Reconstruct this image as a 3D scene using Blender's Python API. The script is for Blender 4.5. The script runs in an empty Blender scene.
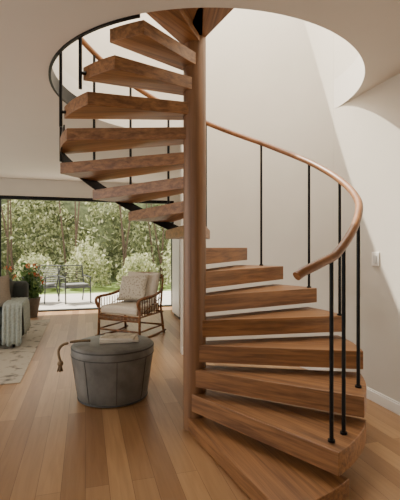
import bpy, bmesh, math, random
from mathutils import Vector, Matrix, noise
random.seed(7)
S=bpy.context.scene; COL=S.collection
YAW=math.radians(16.0)
RM=Matrix.Rotation(YAW,4,'Z')

# ---------------- materials
def newmat(name):
    m=bpy.data.materials.new(name); m.use_nodes=True
    nt=m.node_tree; b=nt.nodes['Principled BSDF']; return m,nt,b
def L(c): 
    return tuple(((x/255)/12.92 if x/255<=.04045 else ((x/255+.055)/1.055)**2.4) for x in c)+(1,)
def plain(name,c,rough=.6,metal=0,noise=.0,nscale=20,bump=0,bscale=60):
    m,nt,b=newmat(name)
    b.inputs['Roughness'].default_value=rough; b.inputs['Metallic'].default_value=metal
    col=L(c)
    tc=nt.nodes.new('ShaderNodeTexCoord')
    n=nt.nodes.new('ShaderNodeTexNoise'); n.inputs['Scale'].default_value=nscale; n.inputs['Detail'].default_value=4
    nt.links.new(tc.outputs['Object'],n.inputs['Vector'])
    r=nt.nodes.new('ShaderNodeValToRGB')
    r.color_ramp.elements[0].position=.3; r.color_ramp.elements[1].position=.7
    r.color_ramp.elements[0].color=tuple(max(0,x*(1-noise)) for x in col[:3])+(1,)
    r.color_ramp.elements[1].color=tuple(min(1,x*(1+noise)) for x in col[:3])+(1,)
    nt.links.new(n.outputs['Fac'],r.inputs['Fac']); nt.links.new(r.outputs['Color'],b.inputs['Base Color'])
    if bump:
        n2=nt.nodes.new('ShaderNodeTexNoise'); n2.inputs['Scale'].default_value=bscale
        nt.links.new(tc.outputs['Object'],n2.inputs['Vector'])
        bp=nt.nodes.new('ShaderNodeBump'); bp.inputs['Strength'].default_value=bump; bp.inputs['Distance'].default_value=.01
        nt.links.new(n2.outputs['Fac'],bp.inputs['Height']); nt.links.new(bp.outputs['Normal'],b.inputs['Normal'])
    return m
def wood(name,c1,c2,scale=(.8,26,26),rough=.42,dist=.5):
    m,nt,b=newmat(name); b.inputs['Roughness'].default_value=rough
    tc=nt.nodes.new('ShaderNodeTexCoord'); mp=nt.nodes.new('ShaderNodeMapping'); mp.inputs['Scale'].default_value=scale
    oi=nt.nodes.new('ShaderNodeObjectInfo'); ad=nt.nodes.new('ShaderNodeVectorMath')
    mu=nt.nodes.new('ShaderNodeMath'); mu.operation='MULTIPLY'; mu.inputs[1].default_value=37
    nt.links.new(oi.outputs['Random'],mu.inputs[0])
    nt.links.new(tc.outputs['Object'],mp.inputs['Vector']); nt.links.new(mp.outputs['Vector'],ad.inputs[0]); nt.links.new(mu.outputs[0],ad.inputs[1])
    n=nt.nodes.new('ShaderNodeTexNoise'); n.inputs['Scale'].default_value=1.3; n.inputs['Detail'].default_value=6; n.inputs['Distortion'].default_value=dist
    nt.links.new(ad.outputs[0],n.inputs['Vector'])
    n2=nt.nodes.new('ShaderNodeTexNoise'); n2.inputs['Scale'].default_value=5; n2.inputs['Detail'].default_value=3
    nt.links.new(ad.outputs[0],n2.inputs['Vector'])
    mx=nt.nodes.new('ShaderNodeMath'); mx.operation='MULTIPLY_ADD'; mx.inputs[1].default_value=.35
    nt.links.new(n2.outputs['Fac'],mx.inputs[0]); nt.links.new(n.outputs['Fac'],mx.inputs[2])
    r=nt.nodes.new('ShaderNodeValToRGB'); r.color_ramp.elements[0].position=.5; r.color_ramp.elements[1].position=.85
    r.color_ramp.elements[0].color=L(c1); r.color_ramp.elements[1].color=L(c2)
    nt.links.new(mx.outputs[0],r.inputs['Fac']); nt.links.new(r.outputs['Color'],b.inputs['Base Color'])
    return m
M_TREAD=wood('oak_tread',(108,72,44),(158,112,70))
M_COL=wood('oak_column',(106,74,50),(140,102,70),scale=(14,14,.6))
M_RAIL=wood('oak_rail',(122,80,48),(152,104,64),scale=(5,5,5))
M_BLACK=plain('black_steel',(20,20,21),.45,.6)
M_WALL=plain('plaster_wall',(210,203,190),.85,noise=.02,nscale=3)
M_CEIL=plain('plaster_ceiling',(218,212,202),.9,noise=.01,nscale=3)
M_TRIM=plain('white_trim',(236,232,224),.5)
M_CAB=plain('cabinet_white',(214,212,206),.4)
M_POUF=plain('grey_leather',(112,112,108),.5,.1,noise=.28,nscale=7,bump=.3,bscale=25)
M_SEAM=plain('seam_dark',(70,70,68),.6)
M_RATT=wood('rattan',(92,58,34),(140,94,58),scale=(12,12,12),rough=.45)
M_CUSH=plain('cream_linen',(208,198,182),.9,noise=.08,nscale=60,bump=.3,bscale=200)
M_SOFA=plain('charcoal_fabric',(66,72,70),.95,noise=.12,nscale=60,bump=.3,bscale=200)
M_SPIL=plain('taupe_pillow_fabric',(140,128,112),.95,noise=.1,nscale=60,bump=.3,bscale=200)
M_THROW=plain('throw_wool',(158,166,158),.95,noise=.16,nscale=40,bump=.5,bscale=90)
M_OUT=plain('outdoor_metal',(64,66,66),.5,.3)
M_OPAD=plain('outdoor_pad',(120,122,120),.9)
M_PAPER=plain('paper',(216,208,192),.8,noise=.05)
M_COVER=plain('magazine_cover',(178,166,142),.6,noise=.5,nscale=14)
M_BEAD=plain('wood_bead',(130,108,80),.6,noise=.1)
M_POT=plain('terracotta_grey',(116,108,98),.8,noise=.15)
M_TERR=plain('terrace_stone',(196,190,180),.8,noise=.08,nscale=4)
M_LAWN=plain('lawn',(120,140,70),.95,noise=.3,nscale=3)
M_RED=plain('orange_petal',(210,112,66),.7,noise=.2)
M_SOIL=plain('soil',(50,38,28),.9)
M_BARK=plain('bark',(86,70,54),.9,noise=.3)
def pillowmat():
    m,nt,b=newmat('patterned_pillow'); b.inputs['Roughness'].default_value=.95
    tc=nt.nodes.new('ShaderNodeTexCoord'); v=nt.nodes.new('ShaderNodeTexVoronoi'); v.inputs['Scale'].default_value=30
    nt.links.new(tc.outputs['Object'],v.inputs['Vector'])
    r=nt.nodes.new('ShaderNodeValToRGB'); r.color_ramp.elements[0].color=L((124,110,92)); r.color_ramp.elements[1].color=L((200,190,172)); r.color_ramp.elements[1].position=.5
    nt.links.new(v.outputs['Distance'],r.inputs['Fac']); nt.links.new(r.outputs['Color'],b.inputs['Base Color']); return m
M_PILL=pillowmat()
def rugmat():
    m,nt,b=newmat('rug_pattern'); b.inputs['Roughness'].default_value=1
    tc=nt.nodes.new('ShaderNodeTexCoord'); v=nt.nodes.new('ShaderNodeTexVoronoi'); v.inputs['Scale'].default_value=6; v.distance='MANHATTAN'
    n=nt.nodes.new('ShaderNodeTexNoise'); n.inputs['Scale'].default_value=16; n.inputs['Detail'].default_value=5
    nt.links.new(tc.outputs['Object'],v.inputs['Vector']); nt.links.new(tc.outputs['Object'],n.inputs['Vector'])
    mx=nt.nodes.new('ShaderNodeMath'); mx.operation='MULTIPLY_ADD'; mx.inputs[1].default_value=.5; nt.links.new(v.outputs['Distance'],mx.inputs[0]); nt.links.new(n.outputs['Fac'],mx.inputs[2])
    r=nt.nodes.new('ShaderNodeValToRGB'); r.color_ramp.elements[0].color=L((104,98,88)); r.color_ramp.elements[0].position=.58
    r.color_ramp.elements[1].color=L((170,160,142)); r.color_ramp.elements[1].position=.82
    nt.links.new(mx.outputs[0],r.inputs['Fac']); nt.links.new(r.outputs['Color'],b.inputs['Base Color']); return m
M_RUG=rugmat()
def floormat():
    m,nt,b=newmat('oak_plank_floor'); b.inputs['Roughness'].default_value=.34
    tc=nt.nodes.new('ShaderNodeTexCoord'); mp=nt.nodes.new('ShaderNodeMapping'); mp.inputs['Rotation'].default_value=(0,0,math.pi/2)
    nt.links.new(tc.outputs['Object'],mp.inputs['Vector'])
    br=nt.nodes.new('ShaderNodeTexBrick'); br.inputs['Scale'].default_value=1; br.inputs['Brick Width'].default_value=1.7; br.inputs['Row Height'].default_value=.13
    br.inputs['Mortar Size'].default_value=.0012; br.inputs['Color1'].default_value=L((148,110,74)); br.inputs['Color2'].default_value=L((184,146,104)); br.inputs['Mortar'].default_value=L((108,76,50)); br.offset=.37
    nt.links.new(mp.outputs['Vector'],br.inputs['Vector'])
    mp2=nt.nodes.new('ShaderNodeMapping'); mp2.inputs['Scale'].default_value=(16,1.1,1)
    nt.links.new(tc.outputs['Object'],mp2.inputs['Vector'])
    n=nt.nodes.new('ShaderNodeTexNoise'); n.inputs['Scale'].default_value=2; n.inputs['Detail'].default_value=5; n.inputs['Distortion'].default_value=.8
    nt.links.new(mp2.outputs['Vector'],n.inputs['Vector'])
    r=nt.nodes.new('ShaderNodeValToRGB'); r.color_ramp.elements[0].position=.3; r.color_ramp.elements[0].color=(.76,.72,.68,1); r.color_ramp.elements[1].position=.7; r.color_ramp.elements[1].color=(1,1,1,1)
    nt.links.new(n.outputs['Fac'],r.inputs['Fac'])
    mx=nt.nodes.new('ShaderNodeMixRGB'); mx.blend_type='MULTIPLY'; mx.inputs['Fac'].default_value=.8
    nt.links.new(br.outputs['Color'],mx.inputs['Color1']); nt.links.new(r.outputs['Color'],mx.inputs['Color2'])
    nt.links.new(mx.outputs['Color'],b.inputs['Base Color']); return m
M_FLOOR=floormat()
def leafmat(name,c1,c2,c3):
    m,nt,b=newmat(name); b.inputs['Roughness'].default_value=.6
    g=nt.nodes.new('ShaderNodeNewGeometry')
    r=nt.nodes.new('ShaderNodeValToRGB'); r.color_ramp.elements[0].color=L(c1); r.color_ramp.elements[1].color=L(c3)
    e=r.color_ramp.elements.new(.5); e.color=L(c2)
    nt.links.new(g.outputs['Random Per Island'],r.inputs['Fac']); nt.links.new(r.outputs['Color'],b.inputs['Base Color'])
    tr=nt.nodes.new('ShaderNodeBsdfTranslucent'); nt.links.new(r.outputs['Color'],tr.inputs['Color'])
    ms=nt.nodes.new('ShaderNodeMixShader'); ms.inputs[0].default_value=.45
    out=nt.nodes['Material Output']; nt.links.new(b.outputs[0],ms.inputs[1]); nt.links.new(tr.outputs[0],ms.inputs[2]); nt.links.new(ms.outputs[0],out.inputs[0]); return m
M_LEAF=leafmat('garden_leaves',(118,126,84),(168,174,126),(216,214,176))
M_LEAF2=leafmat('house_plant_leaves',(54,84,44),(84,116,62),(130,150,90))
M_HEDGE=plain('hedge_core',(104,112,78),.9,noise=.5,nscale=6)
def glassmat():
    m=bpy.data.materials.new('window_glass'); m.use_nodes=True; nt=m.node_tree; nt.nodes.clear()
    o=nt.nodes.new('ShaderNodeOutputMaterial'); t=nt.nodes.new('ShaderNodeBsdfTransparent'); g=nt.nodes.new('ShaderNodeBsdfGlossy'); g.inputs['Roughness'].default_value=.02
    t.inputs[0].default_value=(.86,.9,.88,1)
    f=nt.nodes.new('ShaderNodeFresnel'); mx=nt.nodes.new('ShaderNodeMixShader')
    nt.links.new(f.outputs[0],mx.inputs[0]); nt.links.new(t.outputs[0],mx.inputs[1]); nt.links.new(g.outputs[0],mx.inputs[2]); nt.links.new(mx.outputs[0],o.inputs[0]); return m
M_GLASS=glassmat()

# ---------------- helpers
def mesh_obj(name,bm,mat,parent=None,mw=None,smooth=False,bevel=0,sub=0):
    me=bpy.data.meshes.new(name); bmesh.ops.recalc_face_normals(bm,faces=bm.faces[:]); bm.to_mesh(me); bm.free()
    for p in me.polygons: p.use_smooth=smooth
    o=bpy.data.objects.new(name,me); COL.objects.link(o)
    mats=mat if isinstance(mat,list) else [mat]
    for m in mats: me.materials.append(m)
    if parent: o.parent=parent
    if mw is not None: o.matrix_local=mw
    if bevel:
        b=o.modifiers.new('bevel','BEVEL'); b.width=bevel; b.segments=2; b.limit_method='ANGLE'; b.angle_limit=math.radians(40)
    if sub:
        s=o.modifiers.new('sub','SUBSURF'); s.levels=sub; s.render_levels=sub
    return o
def add_box(bm,lo,hi,mat=None):
    lo=Vector(lo);hi=Vector(hi)
    r=bmesh.ops.create_cube(bm,size=1)
    M=Matrix.Translation((lo+hi)/2)@Matrix.Diagonal((*(hi-lo),1))
    if mat is not None: M=mat@M
    bmesh.ops.transform(bm,matrix=M,verts=r['verts']); return r['verts']
def add_rod(bm,a,b,r1,r2=None,seg=10):
    a=Vector(a);b=Vector(b); r2=r1 if r2 is None else r2
    d=b-a; M=Matrix.Translation((a+b)/2)@d.to_track_quat('Z','Y').to_matrix().to_4x4()
    bmesh.ops.create_cone(bm,cap_ends=True,segments=seg,radius1=r1,radius2=r2,depth=d.length,matrix=M)
def box(name,lo,hi,mat,parent=None,mw=None,bevel=0):
    bm=bmesh.new(); add_box(bm,lo,hi); return mesh_obj(name,bm,mat,parent,mw,bevel=bevel)
def empty(name,loc=(0,0,0),rot=0):
    e=bpy.data.objects.new(name,None); COL.objects.link(e); e.location=loc; e.rotation_euler=(0,0,rot); e.empty_display_size=.1; return e
def tube(name,pts,r,mat,parent=None,seg=3,smoothpts=True,mw=None):
    cu=bpy.data.curves.new(name,'CURVE'); cu.dimensions='3D'; cu.bevel_depth=r; cu.bevel_resolution=seg; cu.use_fill_caps=True
    sp=cu.splines.new('NURBS' if smoothpts else 'POLY'); sp.points.add(len(pts)-1)
    for i,p in enumerate(pts): sp.points[i].co=(*p,1)
    if smoothpts: sp.order_u=3; sp.use_endpoint_u=True; sp.resolution_u=6
    o=bpy.data.objects.new(name,cu); COL.objects.link(o); cu.materials.append(mat)
    dg=bpy.context.evaluated_depsgraph_get(); me=bpy.data.meshes.new_from_object(o.evaluated_get(dg))
    for p in me.polygons: p.use_smooth=True
    bpy.data.objects.remove(o); o=bpy.data.objects.new(name,me); COL.objects.link(o)
    if not me.materials: me.materials.append(mat)
    if parent: o.parent=parent
    if mw is not None: o.matrix_local=mw
    return o
def pillow(name,w,h,t,mat,parent,mw,p=.5,n=20):
    bm=bmesh.new(); g={}
    for s in (1,-1):
        for i in range(n+1):
            for j in range(n+1):
                x=2*i/n-1;y=2*j/n-1
                edge=(max(0,1-x*x)**p)*(max(0,1-y*y)**p)
                if s==-1 and (i in(0,n) or j in(0,n)): g[(s,i,j)]=g[(1,i,j)]; continue
                pin=1-.07*(1-abs(y))*abs(x)**3; pin2=1-.07*(1-abs(x))*abs(y)**3
                g[(s,i,j)]=bm.verts.new((x*w/2*pin,y*h/2*pin2,s*t/2*edge))
    for s in (1,-1):
        for i in range(n):
            for j in range(n):
                try: bm.faces.new([g[(s,i,j)],g[(s,i+1,j)],g[(s,i+1,j+1)],g[(s,i,j+1)]])
                except ValueError: pass
    return mesh_obj(name,bm,mat,parent,mw,smooth=True)
def T(x,y,z): return Matrix.Translation((x,y,z))
def RX(a): return Matrix.Rotation(math.radians(a),4,'X')
def RZ(a): return Matrix.Rotation(math.radians(a),4,'Z')

# ---------------- layout constants
H=2.75; SLAB=.30
WU=2.43; WV=8.89; LU=-4.2; NV=-2.5
SC=Vector((-.04,3.0))
HCr=(1.07,3.54); HR=1.36
HC=RM@Vector((HCr[0],HCr[1],0)); HC=Vector((HC.x,HC.y))

# ---------------- room shell
box('floor',(LU-.2,NV-.15,-.12),(WU+.2,WV+.15,0),M_FLOOR,mw=RM)
bm=bmesh.new()
x0,x1,y0,y1=LU-.2,WU+.2,NV-.15,WV+.2
angs=[2*math.pi*i/128 for i in range(128)]
for cx,cy in((x0,y0),(x1,y0),(x1,y1),(x0,y1)):
    angs.append(math.atan2(cy-HCr[1],cx-HCr[0])%(2*math.pi))
angs=sorted(angs)
rows=[]
for a in angs:
    c,s=math.cos(a),math.sin(a); ts=[]
    if c>1e-6: ts.append((x1-HCr[0])/c)
    if c<-1e-6: ts.append((x0-HCr[0])/c)
    if s>1e-6: ts.append((y1-HCr[1])/s)
    if s<-1e-6: ts.append((y0-HCr[1])/s)
    t=min(ts); ix,iy=HCr[0]+HR*c,HCr[1]+HR*s; ox,oy=HCr[0]+t*c,HCr[1]+t*s
    rows.append([bm.verts.new((ix,iy,H)),bm.verts.new((ox,oy,H)),bm.verts.new((ix,iy,H+SLAB)),bm.verts.new((ox,oy,H+SLAB))])
for i in range(len(rows)):
    a=rows[i];b=rows[(i+1)%len(rows)]
    bm.faces.new([a[0],a[1],b[1],b[0]]); bm.faces.new([a[2],b[2],b[3],a[3]])
    bm.faces.new([a[0],b[0],b[2],a[2]]); bm.faces.new([a[1],a[3],b[3],b[1]])
mesh_obj('ceiling',bm,M_CEIL,mw=RM)
def arcwall(name,cx,cy,r,a0,a1,z0,z1,th,mat,mw,n=64):
    bm=bmesh.new(); rows=[]
    for i in range(n+1):
        a=math.radians(a0+(a1-a0)*i/n); c,s=math.cos(a),math.sin(a)
        rows.append([bm.verts.new((cx+rr*c,cy+rr*s,z)) for rr,z in((r,z0),(r,z1),(r+th,z1),(r+th,z0))])
    for i in range(n):
        a=rows[i];b=rows[i+1]
        for k in range(4): bm.faces.new([a[k],b[k],b[(k+1)%4],a[(k+1)%4]])
    bm.faces.new(rows[0]); bm.faces.new(rows[-1][::-1])
    o=mesh_obj(name,bm,mat,mw=mw,smooth=True)
    e=o.modifiers.new('es','EDGE_SPLIT'); e.split_angle=math.radians(40)
    return o
arcwall('wall_stair_curved',HCr[0],HCr[1],HR-.001,0,86,0,5.4,.1,M_WALL,RM)
arcwall('wall_stair_shaft',HCr[0],HCr[1],HR,86,360,H+SLAB,5.4,.1,M_WALL,RM,n=96)
box('wall_right',(WU,NV,0),(WU+.12,WV+.15,H),M_WALL,mw=RM)
OPU0,OPU1,OPZ=-3.5,1.94,2.40
bm=bmesh.new()
add_box(bm,(LU,WV,0),(OPU0,WV+.2,H)); add_box(bm,(OPU1,WV,0),(WU,WV+.2,H)); add_box(bm,(OPU0,WV,OPZ),(OPU1,WV+.2,H))
mesh_obj('wall_far',bm,M_WALL,mw=RM)
bm=bmesh.new()
add_box(bm,(LU-.15,NV,0),(LU,.4,H)); add_box(bm,(LU-.15,7.6,0),(LU,WV+.2,H)); add_box(bm,(LU-.15,.4,2.6),(LU,7.6,H)); add_box(bm,(LU-.15,.4,0),(LU,7.6,.06))
mesh_obj('wall_left',bm,M_WALL,mw=RM)
bm=bmesh.new()
add_box(bm,(LU,NV-.15,0),(-3.8,NV,H)); add_box(bm,(-1.6,NV-.15,0),(WU,NV,H)); add_box(bm,(-3.8,NV-.15,2.4),(-1.6,NV,H)); add_box(bm,(-3.8,NV-.15,0),(-1.6,NV,.5))
mesh_obj('wall_near',bm,M_WALL,mw=RM)
bm=bmesh.new(); add_box(bm,(WU-.016,NV,0),(WU,3.54,.085)); add_box(bm,(WU-.010,NV,.085),(WU,3.54,.10))
mesh_obj('baseboard_right',bm,M_TRIM,mw=RM,bevel=.003)
arcwall('baseboard_stair',HCr[0],HCr[1],HR-.017,0,86,0,.1,.016,M_TRIM,RM)
wf=empty('window_1'); wf.matrix_world=RM
bm=bmesh.new()
add_box(bm,(OPU0,WV+.03,OPZ-.07),(OPU1,WV+.14,OPZ)); add_box(bm,(OPU0,WV+.02,0),(OPU1,WV+.16,.025))
for u in(OPU0,-1.80,OPU1-.05): add_box(bm,(u,WV+.04,0),(u+.07,WV+.13,OPZ))
add_box(bm,(-1.73,WV+.1,0),(-1.66,WV+.15,OPZ))
mesh_obj('frame',bm,M_BLACK,wf,bevel=.004)
box('glass_pane',(OPU0+.07,WV+.08,.03),(-1.8,WV+.09,OPZ-.07),M_GLASS,wf)
wl=empty('window_2'); wl.matrix_world=RM; bm=bmesh.new()
for v in (.4,2.2,4.0,5.8,7.54): add_box(bm,(LU-.11,v,.06),(LU-.04,v+.06,2.6))
add_box(bm,(LU-.11,.4,2.54),(LU-.04,7.6,2.6)); add_box(bm,(LU-.11,.4,.06),(LU-.04,7.6,.12))
mesh_obj('frame',bm,M_BLACK,wl)
box('sun_cut_eave',(LU-.3,WV+.2,OPZ+.22),(WU+.6,WV+.8,OPZ+.36),M_TRIM,mw=RM)  # unseen overhang, added to shorten the sun patch inside the far opening
arcwall('trim_1',HCr[0],HCr[1],HR-.02,138,236,H-.012,H+.12,.02,M_BLACK,RM)
sw=empty('light_switch'); sw.matrix_world=RM@T(WU,2.92,1.245)
box('plate',(-.010,-.045,-.06),(0,.045,.06),M_TRIM,sw,bevel=.003)
box('rocker',(-.015,-.022,-.035),(-.009,.022,.035),M_CAB,sw,bevel=.002)
cab=empty('storage_cabinet'); cab.matrix_world=RM@T(1.66,7.2,0)
box('carcass',(0,0,.06),(.75,.6,1.63),M_CAB,cab,bevel=.004)
box('plinth',(.03,.03,0),(.72,.57,.06),M_BLACK,cab)
box('door_left',(.004,-.02,.07),(.371,0,1.62),M_CAB,cab,bevel=.003)
box('door_right',(.379,-.02,.07),(.746,0,1.62),M_CAB,cab,bevel=.003)
box('handle',(.03,-.045,.7),(.045,-.02,1.2),M_BLACK,cab)

# ---------------- spiral staircase
DTH=19.0; RISE=.178; RT=1.19
def th(k): return -50+(k-2)*DTH
def zk(k): return RISE*k-.08
def kf(a): return (a+50)/DTH+2
def bound(a,m=.04):
    u=Vector((math.cos(math.radians(a)),math.sin(math.radians(a)))); q=SC-HC; b=q.dot(u); c=q.dot(q)-(HR-m)**2
    return -b+math.sqrt(b*b-c)
st=empty('spiral_staircase',(SC.x,SC.y,0))
bm=bmesh.new()
bmesh.ops.create_cone(bm,cap_ends=True,segments=48,radius1=.085,radius2=.085,depth=4.2,matrix=T(0,0,2.1))
mesh_obj('central_column',bm,M_COL,st,smooth=True).modifiers.new('es','EDGE_SPLIT').split_angle=math.radians(40)
def tread(name,t0,a1,top,bot,Rf,bev=.003):
    bm=bmesh.new(); nn=12; out=[]
    for i in range(nn+1):
        a=a1*i/nn; R=Rf(t0+a)
        out.append((R*math.cos(math.radians(a)),R*math.sin(math.radians(a))))
    poly=[(.03,-.07)]+out+[(.03,.07)]
    vt=[bm.verts.new((x,y,top)) for x,y in poly]; vb=[bm.verts.new((x,y,bot)) for x,y in poly]
    bm.faces.new(vt); bm.faces.new(vb[::-1])
    for i in range(len(poly)):
        j=(i+1)%len(poly); bm.faces.new([vt[i],vb[i],vb[j],vt[j]])
    return mesh_obj(name,bm,M_TREAD,st,RZ(t0),bevel=bev)
for k in range(1,18):
    hi=k>=9; TH=.09 if hi else .125
    top=zk(k); bot=top-TH if k>1 else 0
    tread('tread_%d'%k,th(k),DTH+(3.5 if hi else 5.5),top,bot,(lambda a:RT) if k<13 else (lambda a:min(RT,bound(a,.09))))
tread('landing_wedge_1',th(18),22,3.05,2.90,lambda a:bound(a,.03)); tread('landing_wedge_2',th(18)+23,24,3.05,2.90,lambda a:bound(a,.03))
bm=bmesh.new(); rows=[]
for i in range(61):
    a=90+(176-90)*i/60; z=zk(kf(a))-.15; r=RT-.015; c,s=math.cos(math.radians(a)),math.sin(math.radians(a))
    if a>150: r=min(r,bound(a,.09)-.015)
    hh=.045
    rows.append([bm.verts.new((rr*c,rr*s,zz)) for rr,zz in((r,z-hh),(r,z+hh),(r+.012,z+hh),(r+.012,z-hh))])
for i in range(60):
    for q in range(4): bm.faces.new([rows[i][q],rows[i+1][q],rows[i+1][(q+1)%4],rows[i][(q+1)%4]])
bm.faces.new(rows[0]); bm.faces.new(rows[-1][::-1])
mesh_obj('stringer_band',bm,M_BLACK,st)
tab=[(-62,1.04),(-44,.97),(-20,1.03),(8,1.06),(29,1.09),(56,1.11),(85,1.1),(300,1.05)]
def roff(a):
    for (a0,v0),(a1,v1) in zip(tab,tab[1:]):
        if a<=a1:
            t=(a-a0)/(a1-a0); return v0+(v1-v0)*t
    return tab[-1][1]
def rr_(a): 
    if a<=-15: return 1.095+.06*max(0,min(1,(a+50)/35))
    if a<=90: return 1.155
    return min(1.155+min(1,(a-90)/20)*.05,bound(a,.06))
def railp(a):
    r=rr_(a); return (r*math.cos(math.radians(a)),r*math.sin(math.radians(a)),RISE*kf(a)-.08+roff(a))
pts=[railp(a) for a in range(-59,217,3)]
p0=pts[0]; pts=[(p0[0]-.03,p0[1]-.015,p0[2]-.02)]+pts
tube('handrail',pts,.025,M_RAIL,st,seg=5)
bm=bmesh.new()
for a in (-46,-39,-23,8,29,56,85,104,123,142,161,180,199):
    k=int(math.floor(kf(a)+1e-6)); x,y,z=railp(a)
    if a<100:
        add_rod(bm,(x,y,zk(k)-.005),(x,y,z-.01),.0115,seg=12); add_rod(bm,(x,y,zk(k)),(x,y,zk(k)+.012),.020,seg=16)
    else:
        add_rod(bm,(x,y,zk(k)-.16),(x,y,z-.01),.0125,seg=12)
        f=(rr_(a)-.05)/rr_(a); add_rod(bm,(x*f,y*f,zk(k)-.05),(x,y,zk(k)-.05),.012,seg=10)
mesh_obj('balusters',bm,M_BLACK,st)

# ---------------- round pouf
pf=empty('round_pouf',(-.79,3.64,0))
bm=bmesh.new(); prof=[(0,0),(.285,0),(.305,.012),(.32,.10),(.345,.28),(.365,.40),(.368,.455),(.358,.478),(.34,.488),(.20,.496),(0,.498)]
n=56; ring=[]
for r,z in prof:
    if r==0: ring.append([bm.verts.new((0,0,z))]); continue
    ring.append([bm.verts.new((r*math.cos(2*math.pi*i/n),r*math.sin(2*math.pi*i/n),z)) for i in range(n)])
for q in range(len(ring)-1):
    a,b=ring[q],ring[q+1]
    for i in range(n):
        j=(i+1)%n
        if len(a)==1: bm.faces.new([a[0],b[j],b[i]])
        elif len(b)==1: bm.faces.new([a[i],a[j],b[0]])
        else: bm.faces.new([a[i],a[j],b[j],b[i]])
mesh_obj('body',bm,M_POUF,pf,smooth=True)
def ringtube(name,r,z,t,parent,mat):
    bm=bmesh.new(); vs=[]
    for i in range(64):
        a=2*math.pi*i/64; vs.append([bm.verts.new(((r+t*math.cos(b))*math.cos(a),(r+t*math.cos(b))*math.sin(a),z+t*math.sin(b))) for b in [2*math.pi*j/8 for j in range(8)]])
    for i in range(64):
        for j in range(8): bm.faces.new([vs[i][j],vs[(i+1)%64][j],vs[(i+1)%64][(j+1)%8],vs[i][(j+1)%8]])
    return mesh_obj(name,bm,mat,parent,smooth=True)
ringtube('top_piping',.362,.462,.007,pf,M_SEAM); ringtube('band_piping',.366,.40,.004,pf,M_SEAM); ringtube('base_piping',.306,.014,.007,pf,M_SEAM)
bm=bmesh.new()
for i in range(8):
    a=2*math.pi*i/8+.3
    for (r1,z1),(r2,z2) in zip([(.307,.02),(.322,.10),(.347,.28)],[(.322,.10),(.347,.28),(.366,.40)]):
        add_rod(bm,(r1*math.cos(a),r1*math.sin(a),z1),(r2*math.cos(a),r2*math.sin(a),z2),.0025,seg=6)
mesh_obj('side_seams',bm,M_SEAM,pf)
mg=empty('magazine_stack',(-.74,3.66,.500),math.radians(12))
box('magazine_lower',(-.17,-.12,0),(.17,.12,.020),M_PAPER,mg,bevel=.002)
box('magazine_upper',(-.15,-.11,.0205),(.15,.10,.038),M_PAPER,mg,RZ(-14),bevel=.002)
box('cover',(-.148,-.108,.0382),(.148,.098,.040),M_COVER,mg,RZ(-14))
bg=empty('bead_garland',(-.79,3.64,0)); bm=bmesh.new()
P=[]
for i in range(40):
    t=i/39
    if t<.3: q=t/.3; P.append((-.20-.155*q,-.06-.06*q,.512+.004*math.sin(q*3)))
    else:
        q=(t-.3)/.7; P.append((-.372-.07*math.sin(q*math.pi*.75),-.13-.04*q,.505-.015*q-.13*q*q))
for p in P: bmesh.ops.create_uvsphere(bm,u_segments=10,v_segments=8,radius=.012,matrix=T(*p))
mesh_obj('beads',bm,M_BEAD,bg,smooth=True)
bm=bmesh.new(); e=P[-1]
bmesh.ops.create_uvsphere(bm,u_segments=12,v_segments=8,radius=.026,matrix=T(e[0],e[1],e[2]-.02))
for i in range(30):
    a=random.random()*6.28; r=random.random()*.03
    add_rod(bm,(e[0]+r*.4*math.cos(a),e[1]+r*.4*math.sin(a),e[2]-.025),(e[0]+r*math.cos(a),e[1]+r*math.sin(a),e[2]-.09),.0035,seg=5)
mesh_obj('tassel',bm,M_BEAD,bg,smooth=True)

# ---------------- rattan armchair (front = -y local)
ch=empty('rattan_armchair',(-1.05,6.15,0),math.radians(-24))
W=.36; bm=bmesh.new()
for sx in(-1,1):
    add_rod(bm,(sx*W,-.34,0),(sx*(W-.01),-.33,.60),.019,.017); add_rod(bm,(sx*W,.36,0),(sx*(W-.02),.30,.42),.019); add_rod(bm,(sx*(W-.02),.30,.42),(sx*(W-.05),.42,.86),.018)
    for z in(.13,.34): add_rod(bm,(sx*W,-.34,z),(sx*W,.33,z),.013)
    for i in range(9):
        y=-.27+i*.067; add_rod(bm,(sx*W,y,.34),(sx*W,y,.585),.007,seg=6)
    add_rod(bm,(sx*W,-.33,.36),(sx*W,.28,.57),.007,seg=6)
for y in(-.34,.33):
    for z in((.13,.28,.34) if y<0 else (.13,.34)): add_rod(bm,(-W,y,z),(W,y,z),.014)
for i in range(30):
    x=-W+.03+i*.0235; add_rod(bm,(x,-.34,.28),(x,-.34,.34),.008,seg=6)
for i in range(10):
    x=-.29+i*.0645; add_rod(bm,(x,.31,.40),(x*.95,.42,.86),.007,seg=6)
add_rod(bm,(-W,.0,.345),(W,.0,.345),.014); add_rod(bm,(-W+.05,.42,.86),(W-.05,.42,.86),.018)
mesh_obj('frame',bm,M_RATT,ch,smooth=True)
for sx in(-1,1):
    tube('armrest_%d'%(1 if sx<0 else 2),[(sx*(W-.05),.40,.70),(sx*(W),.30,.66),(sx*(W+.02),.0,.61),(sx*(W+.025),-.25,.61),(sx*(W+.015),-.38,.595),(sx*W,-.40,.53),(sx*W,-.345,.46)],.023,M_RATT,ch)
    tube('base_skid_%d'%(1 if sx<0 else 2),[(sx*W,-.40,.035),(sx*W,-.2,.016),(sx*W,.2,.016),(sx*W,.42,.035)],.016,M_RATT,ch)
tube('top_rail',[(-.31,.42,.84),(-.29,.43,.90),(-.2,.44,.925),(.2,.44,.925),(.29,.43,.90),(.31,.42,.84)],.019,M_RATT,ch)
o=box('seat_cushion',(-.33,-.35,.36),(.33,.30,.48),M_CUSH,ch,bevel=.035); o.modifiers['bevel'].segments=4
pillow('back_cushion',.62,.52,.18,M_CUSH,ch,T(0,.29,.70)@RX(74),p=.35)
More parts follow.
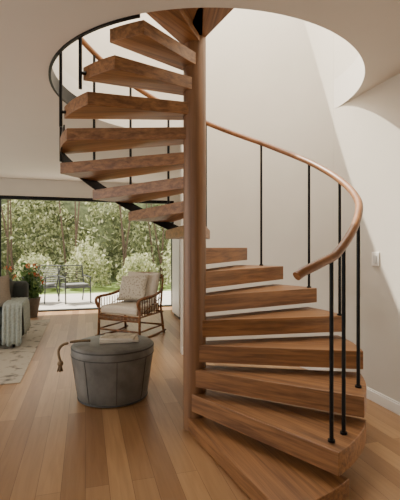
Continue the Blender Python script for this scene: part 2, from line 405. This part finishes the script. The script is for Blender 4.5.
pillow('scatter_pillow',.50,.42,.18,M_PILL,ch,T(-.06,.13,.71)@RX(66)@RZ(4))
# ---------------- sofa
sf=empty('sofa'); sf.matrix_world=RM@T(-.82,5.75,.009)
def sbox(n,lo,hi,b=.04,m=M_SOFA):
    o=box(n,lo,hi,m,sf,bevel=b); o.modifiers['bevel'].segments=4; return o
sbox('base',(-2.1,.02,.10),(-.02,.95,.30)); sbox('arm_right',(-.2,0,.10),(0,.95,.58),.05); sbox('arm_left',(-2.12,0,.10),(-1.92,.95,.58),.05)
sbox('back',(-2.1,.75,.12),(-.02,.97,.82),.06)
for i in(0,1): sbox('seat_cushion_%d'%(i+1),(-1.91+i*.86,.0,.30),(-1.06+i*.86,.76,.45),.04)
for i in(0,1): sbox('back_cushion_%d'%(i+1),(-1.90+i*.86,.55,.46),(-1.07+i*.86,.78,.90),.08)
pillow('sofa_pillow',.46,.46,.16,M_SPIL,sf,T(-.42,.42,.70)@RX(70)@RZ(8))
bm=bmesh.new()
for x in(-2.0,-.1):
    for y in(.08,.87): add_rod(bm,(x,y,.0),(x,y,.11),.018,.022)
mesh_obj('legs',bm,M_BLACK,sf)
bm=bmesh.new(); prof=[(.62,.592),(.35,.592),(.05,.592),(.0,.58),(-.018,.54),(-.024,.40),(-.034,.22),(-.045,.06)]; nx=20; g=[]
for j in range(nx+1):
    x=-.215+.235*j/nx; row=[]
    for i,(y,z) in enumerate(prof):
        w=.012*math.sin(j*1.3)*(1 if i>3 else .2)
        if i==len(prof)-1: z+=.015*math.sin(j*.7)
        row.append(bm.verts.new((x,y-(w+.012 if i>3 else 0),z+(.004*math.sin(j*1.3) if i<3 else 0))))
    g.append(row)
for j in range(nx):
    for i in range(len(prof)-1): bm.faces.new([g[j][i],g[j+1][i],g[j+1][i+1],g[j][i+1]])
o=mesh_obj('throw_blanket_front',bm,M_THROW,sf,smooth=True,sub=1); so=o.modifiers.new('s','SOLIDIFY'); so.thickness=.01; so.offset=1
bm=bmesh.new(); prof=[(-.02,.598),(.008,.588),(.018,.50),(.024,.35),(.03,.16)]; ny=18; g=[]
for j in range(ny+1):
    y=.03+.58*j/ny; row=[]
    for i,(x,z) in enumerate(prof):
        w=.010*math.sin(j*1.6)
        if i==len(prof)-1: z+=.02*math.sin(j*.9)
        row.append(bm.verts.new((x+(w+.012 if i>=1 else 0),y,z)))
    g.append(row)
for j in range(ny):
    for i in range(len(prof)-1): bm.faces.new([g[j][i],g[j+1][i],g[j+1][i+1],g[j][i+1]])
o=mesh_obj('throw_blanket_side',bm,M_THROW,sf,smooth=True,sub=1); so=o.modifiers.new('s','SOLIDIFY'); so.thickness=.01
box('area_rug',(-3.6,4.3,0.0),(-.62,7.9,.008),M_RUG,mw=RM,bevel=.003)

# ---------------- leaves
def leaves(bm,pts,size):
    for p in pts:
        s=size*random.uniform(.6,1.3); M=T(*p)@Matrix.Rotation(random.uniform(0,6.28),4,'Z')@Matrix.Rotation(random.uniform(-1.3,1.3),4,'X')@Matrix.Rotation(random.uniform(-.8,.8),4,'Y')
        co=[(0,-s,0),(s*.42,-.2*s,s*.06),(s*.3,s*.5,s*.03),(0,s,0),(-s*.3,s*.5,s*.03),(-s*.42,-.2*s,s*.06)]
        bm.faces.new([bm.verts.new(M@Vector(c)) for c in co])
pp=empty('potted_flowering_plant'); pp.matrix_world=RM@T(-1.02,8.3,0)
bm=bmesh.new(); n=32
for q,(r,z) in enumerate([(.13,0),(.19,.36),(.20,.38),(.175,.38),(.17,.33)]):
    row=[bm.verts.new((r*math.cos(2*math.pi*i/n),r*math.sin(2*math.pi*i/n),z)) for i in range(n)]
    if q: 
        for i in range(n): bm.faces.new([prev[i],prev[(i+1)%n],row[(i+1)%n],row[i]])
    else: bm.faces.new(row)
    prev=row
mesh_obj('pot',bm,M_POT,pp,smooth=True)
bm=bmesh.new(); bmesh.ops.create_circle(bm,cap_ends=True,segments=32,radius=.172,matrix=T(0,0,.34)); mesh_obj('soil',bm,M_SOIL,pp)
bm=bmesh.new(); tips=[]
for i in range(30):
    a=random.uniform(0,6.28); r=random.uniform(.05,.44); t=(r*math.cos(a),r*math.sin(a),random.uniform(.6,1.12)-r*.3); tips.append(t)
    add_rod(bm,(t[0]*.15,t[1]*.15,.34),t,.006,.003,seg=6)
mesh_obj('stems',bm,M_LEAF2,pp)
bm=bmesh.new(); P=[]
for t in tips:
    for i in range(26):
        f=random.uniform(.25,1); P.append((t[0]*f+random.gauss(0,.05),t[1]*f+random.gauss(0,.05),max(.42,.34+(t[2]-.34)*f+random.gauss(0,.04))))
leaves(bm,P,.055); mesh_obj('leaves',bm,M_LEAF2,pp)
bm=bmesh.new()
for t in tips[:12]:
    for i in range(9):
        leaves(bm,[(t[0]*1.05+random.gauss(0,.022),t[1]*1.05-.03+random.gauss(0,.022),t[2]+.05+random.gauss(0,.022))],.03)
mesh_obj('flowers',bm,M_RED,pp)

# ---------------- outside
box('terrace',(-7,WV+.2,-.12),(5,WV+3.4,-.02),M_TERR,mw=RM)
box('garden_lawn',(-14,WV+3.4,-.14),(12,WV+14,-.04),M_LAWN,mw=RM)
def outchair(name,u,v,rot):
    e=empty(name); e.matrix_world=RM@T(u,v,-.004)@RZ(rot); bm=bmesh.new()
    for sx in(-.30,.30):
        add_rod(bm,(sx,-.30,0),(sx,-.26,.62),.016); add_rod(bm,(sx,.34,0),(sx,.2,.40),.016); add_rod(bm,(sx,.2,.36),(sx,.40,.88),.016)
        add_rod(bm,(sx,-.30,.62),(sx,.30,.64),.016); add_rod(bm,(sx,-.28,.38),(sx,.22,.36),.015)
    for y,z in((-.28,.38),(.22,.36),(.40,.88)): add_rod(bm,(-.30,y,z),(.30,y,z),.015)
    for i in range(9): y=-.24+i*.055; add_rod(bm,(-.30,y,.383),(.30,y,.383),.009,seg=6)
    for i in range(10): f=i/10; add_rod(bm,(-.30,.22+.17*f,.42+.44*f),(.30,.22+.17*f,.42+.44*f),.008,seg=6)
    mesh_obj('frame',bm,M_OUT,e); box('seat_pad',(-.27,-.25,.395),(.27,.2,.46),M_OPAD,e,bevel=.015)
outchair('outdoor_chair',-.25,10.3,18); outchair('outdoor_chair',-1.05,10.5,-28)
hg=empty('garden_hedge'); hg.matrix_world=RM
bm=bmesh.new(); bmesh.ops.create_grid(bm,x_segments=80,y_segments=24,size=1)
for v in bm.verts:
    x,y=v.co.x*11,v.co.y; z=(y+1)*1.7-.02+ (0 if y<.9 else .5*noise.noise(Vector((x*.7,3,0))))
    v.co=Vector((x-2,WV+7.2+.8*noise.noise(Vector((x*.6,z*.6,0)))+.25*z,z))
mesh_obj('hedge_core',bm,M_HEDGE,hg,smooth=True)
bm=bmesh.new(); P=[]
for i in range(26000):
    x=random.uniform(-9.5,5.5); z=random.uniform(.08,5.6)
    if z>2.6 and noise.noise(Vector((x*.8,z*.9,9)))<-.15+.06*(z-2.6): continue
    y=WV+7.0+.8*noise.noise(Vector((x*.6,z*.6,0)))+.25*z-abs(random.gauss(0,.35))-.5*max(0,noise.noise(Vector((x*1.3,z*1.3,5))))
    P.append((x,y,z))
leaves(bm,P,.09)
mesh_obj('hedge_foliage',bm,M_LEAF,hg)
bm=bmesh.new()
for x in(-6.5,-4.2,-2.6,-.6,1.3,2.6):
    for q in range(3): add_rod(bm,(x+.15*q,WV+6.3,0),(x+random.uniform(-.5,.7),WV+6.6,random.uniform(3,5)),.04,.015,seg=8)
mesh_obj('hedge_trunks',bm,M_BARK,hg)
def shrub(u,v,r,h,n):
    bm=bmesh.new(); P=[]
    for i in range(n):
        a=random.uniform(0,6.28); ph=math.acos(random.uniform(-.2,1)); rr=random.uniform(.7,1.05)*(1+.25*noise.noise(Vector((math.cos(a)*2,math.sin(a)*2,ph*2+u))))
        P.append((r*rr*math.sin(ph)*math.cos(a),r*rr*math.sin(ph)*math.sin(a),max(.11,h*.15+h*.85*rr*math.cos(ph))))
    leaves(bm,P,.075)
    for i in range(12):
        a=random.uniform(0,6.28); add_rod(bm,(0,0,-.03),(r*.6*math.cos(a),r*.6*math.sin(a),h*.6),.015,.006,seg=5)
    mesh_obj('garden_shrub',bm,M_LEAF,mw=RM@T(u,v,0))
for u,v,r,h in((-3.2,13.4,.75,1.4),(-1.5,13.7,.7,1.1),(.1,13.8,.7,1.5),(1.7,13.4,.7,1.1),(3.2,13.5,.7,1.7),(-5.0,13.6,.8,1.8)): shrub(u,v,r,h,1300)

# ---------------- light
w=bpy.data.worlds.new('World'); S.world=w; w.use_nodes=True
bgn=w.node_tree.nodes['Background']; bgn.inputs[0].default_value=(1,.965,.92,1); bgn.inputs[1].default_value=2.9
sun=bpy.data.lights.new('sun','SUN'); sun.energy=13; sun.angle=.01; sun.color=(1,.93,.8)
so=bpy.data.objects.new('sun',sun); COL.objects.link(so)
d=RM@Vector((.45,-.55,-1.15)); so.rotation_euler=d.to_track_quat('-Z','Y').to_euler()
al=bpy.data.lights.new('skylight_lamp','AREA'); al.shape='DISK'; al.size=2.2; al.energy=110; al.color=(1,.95,.87)
ao=bpy.data.objects.new('skylight_lamp',al); COL.objects.link(ao); ao.location=(HC.x,HC.y,5.3)

# ---------------- camera
cam=bpy.data.cameras.new('camera'); cam.sensor_fit='HORIZONTAL'; cam.sensor_width=36; cam.lens=36; cam.shift_y=-3/400
co=bpy.data.objects.new('camera',cam); COL.objects.link(co); co.location=(0,0,1.35); co.rotation_euler=(math.pi/2,0,0); S.camera=co
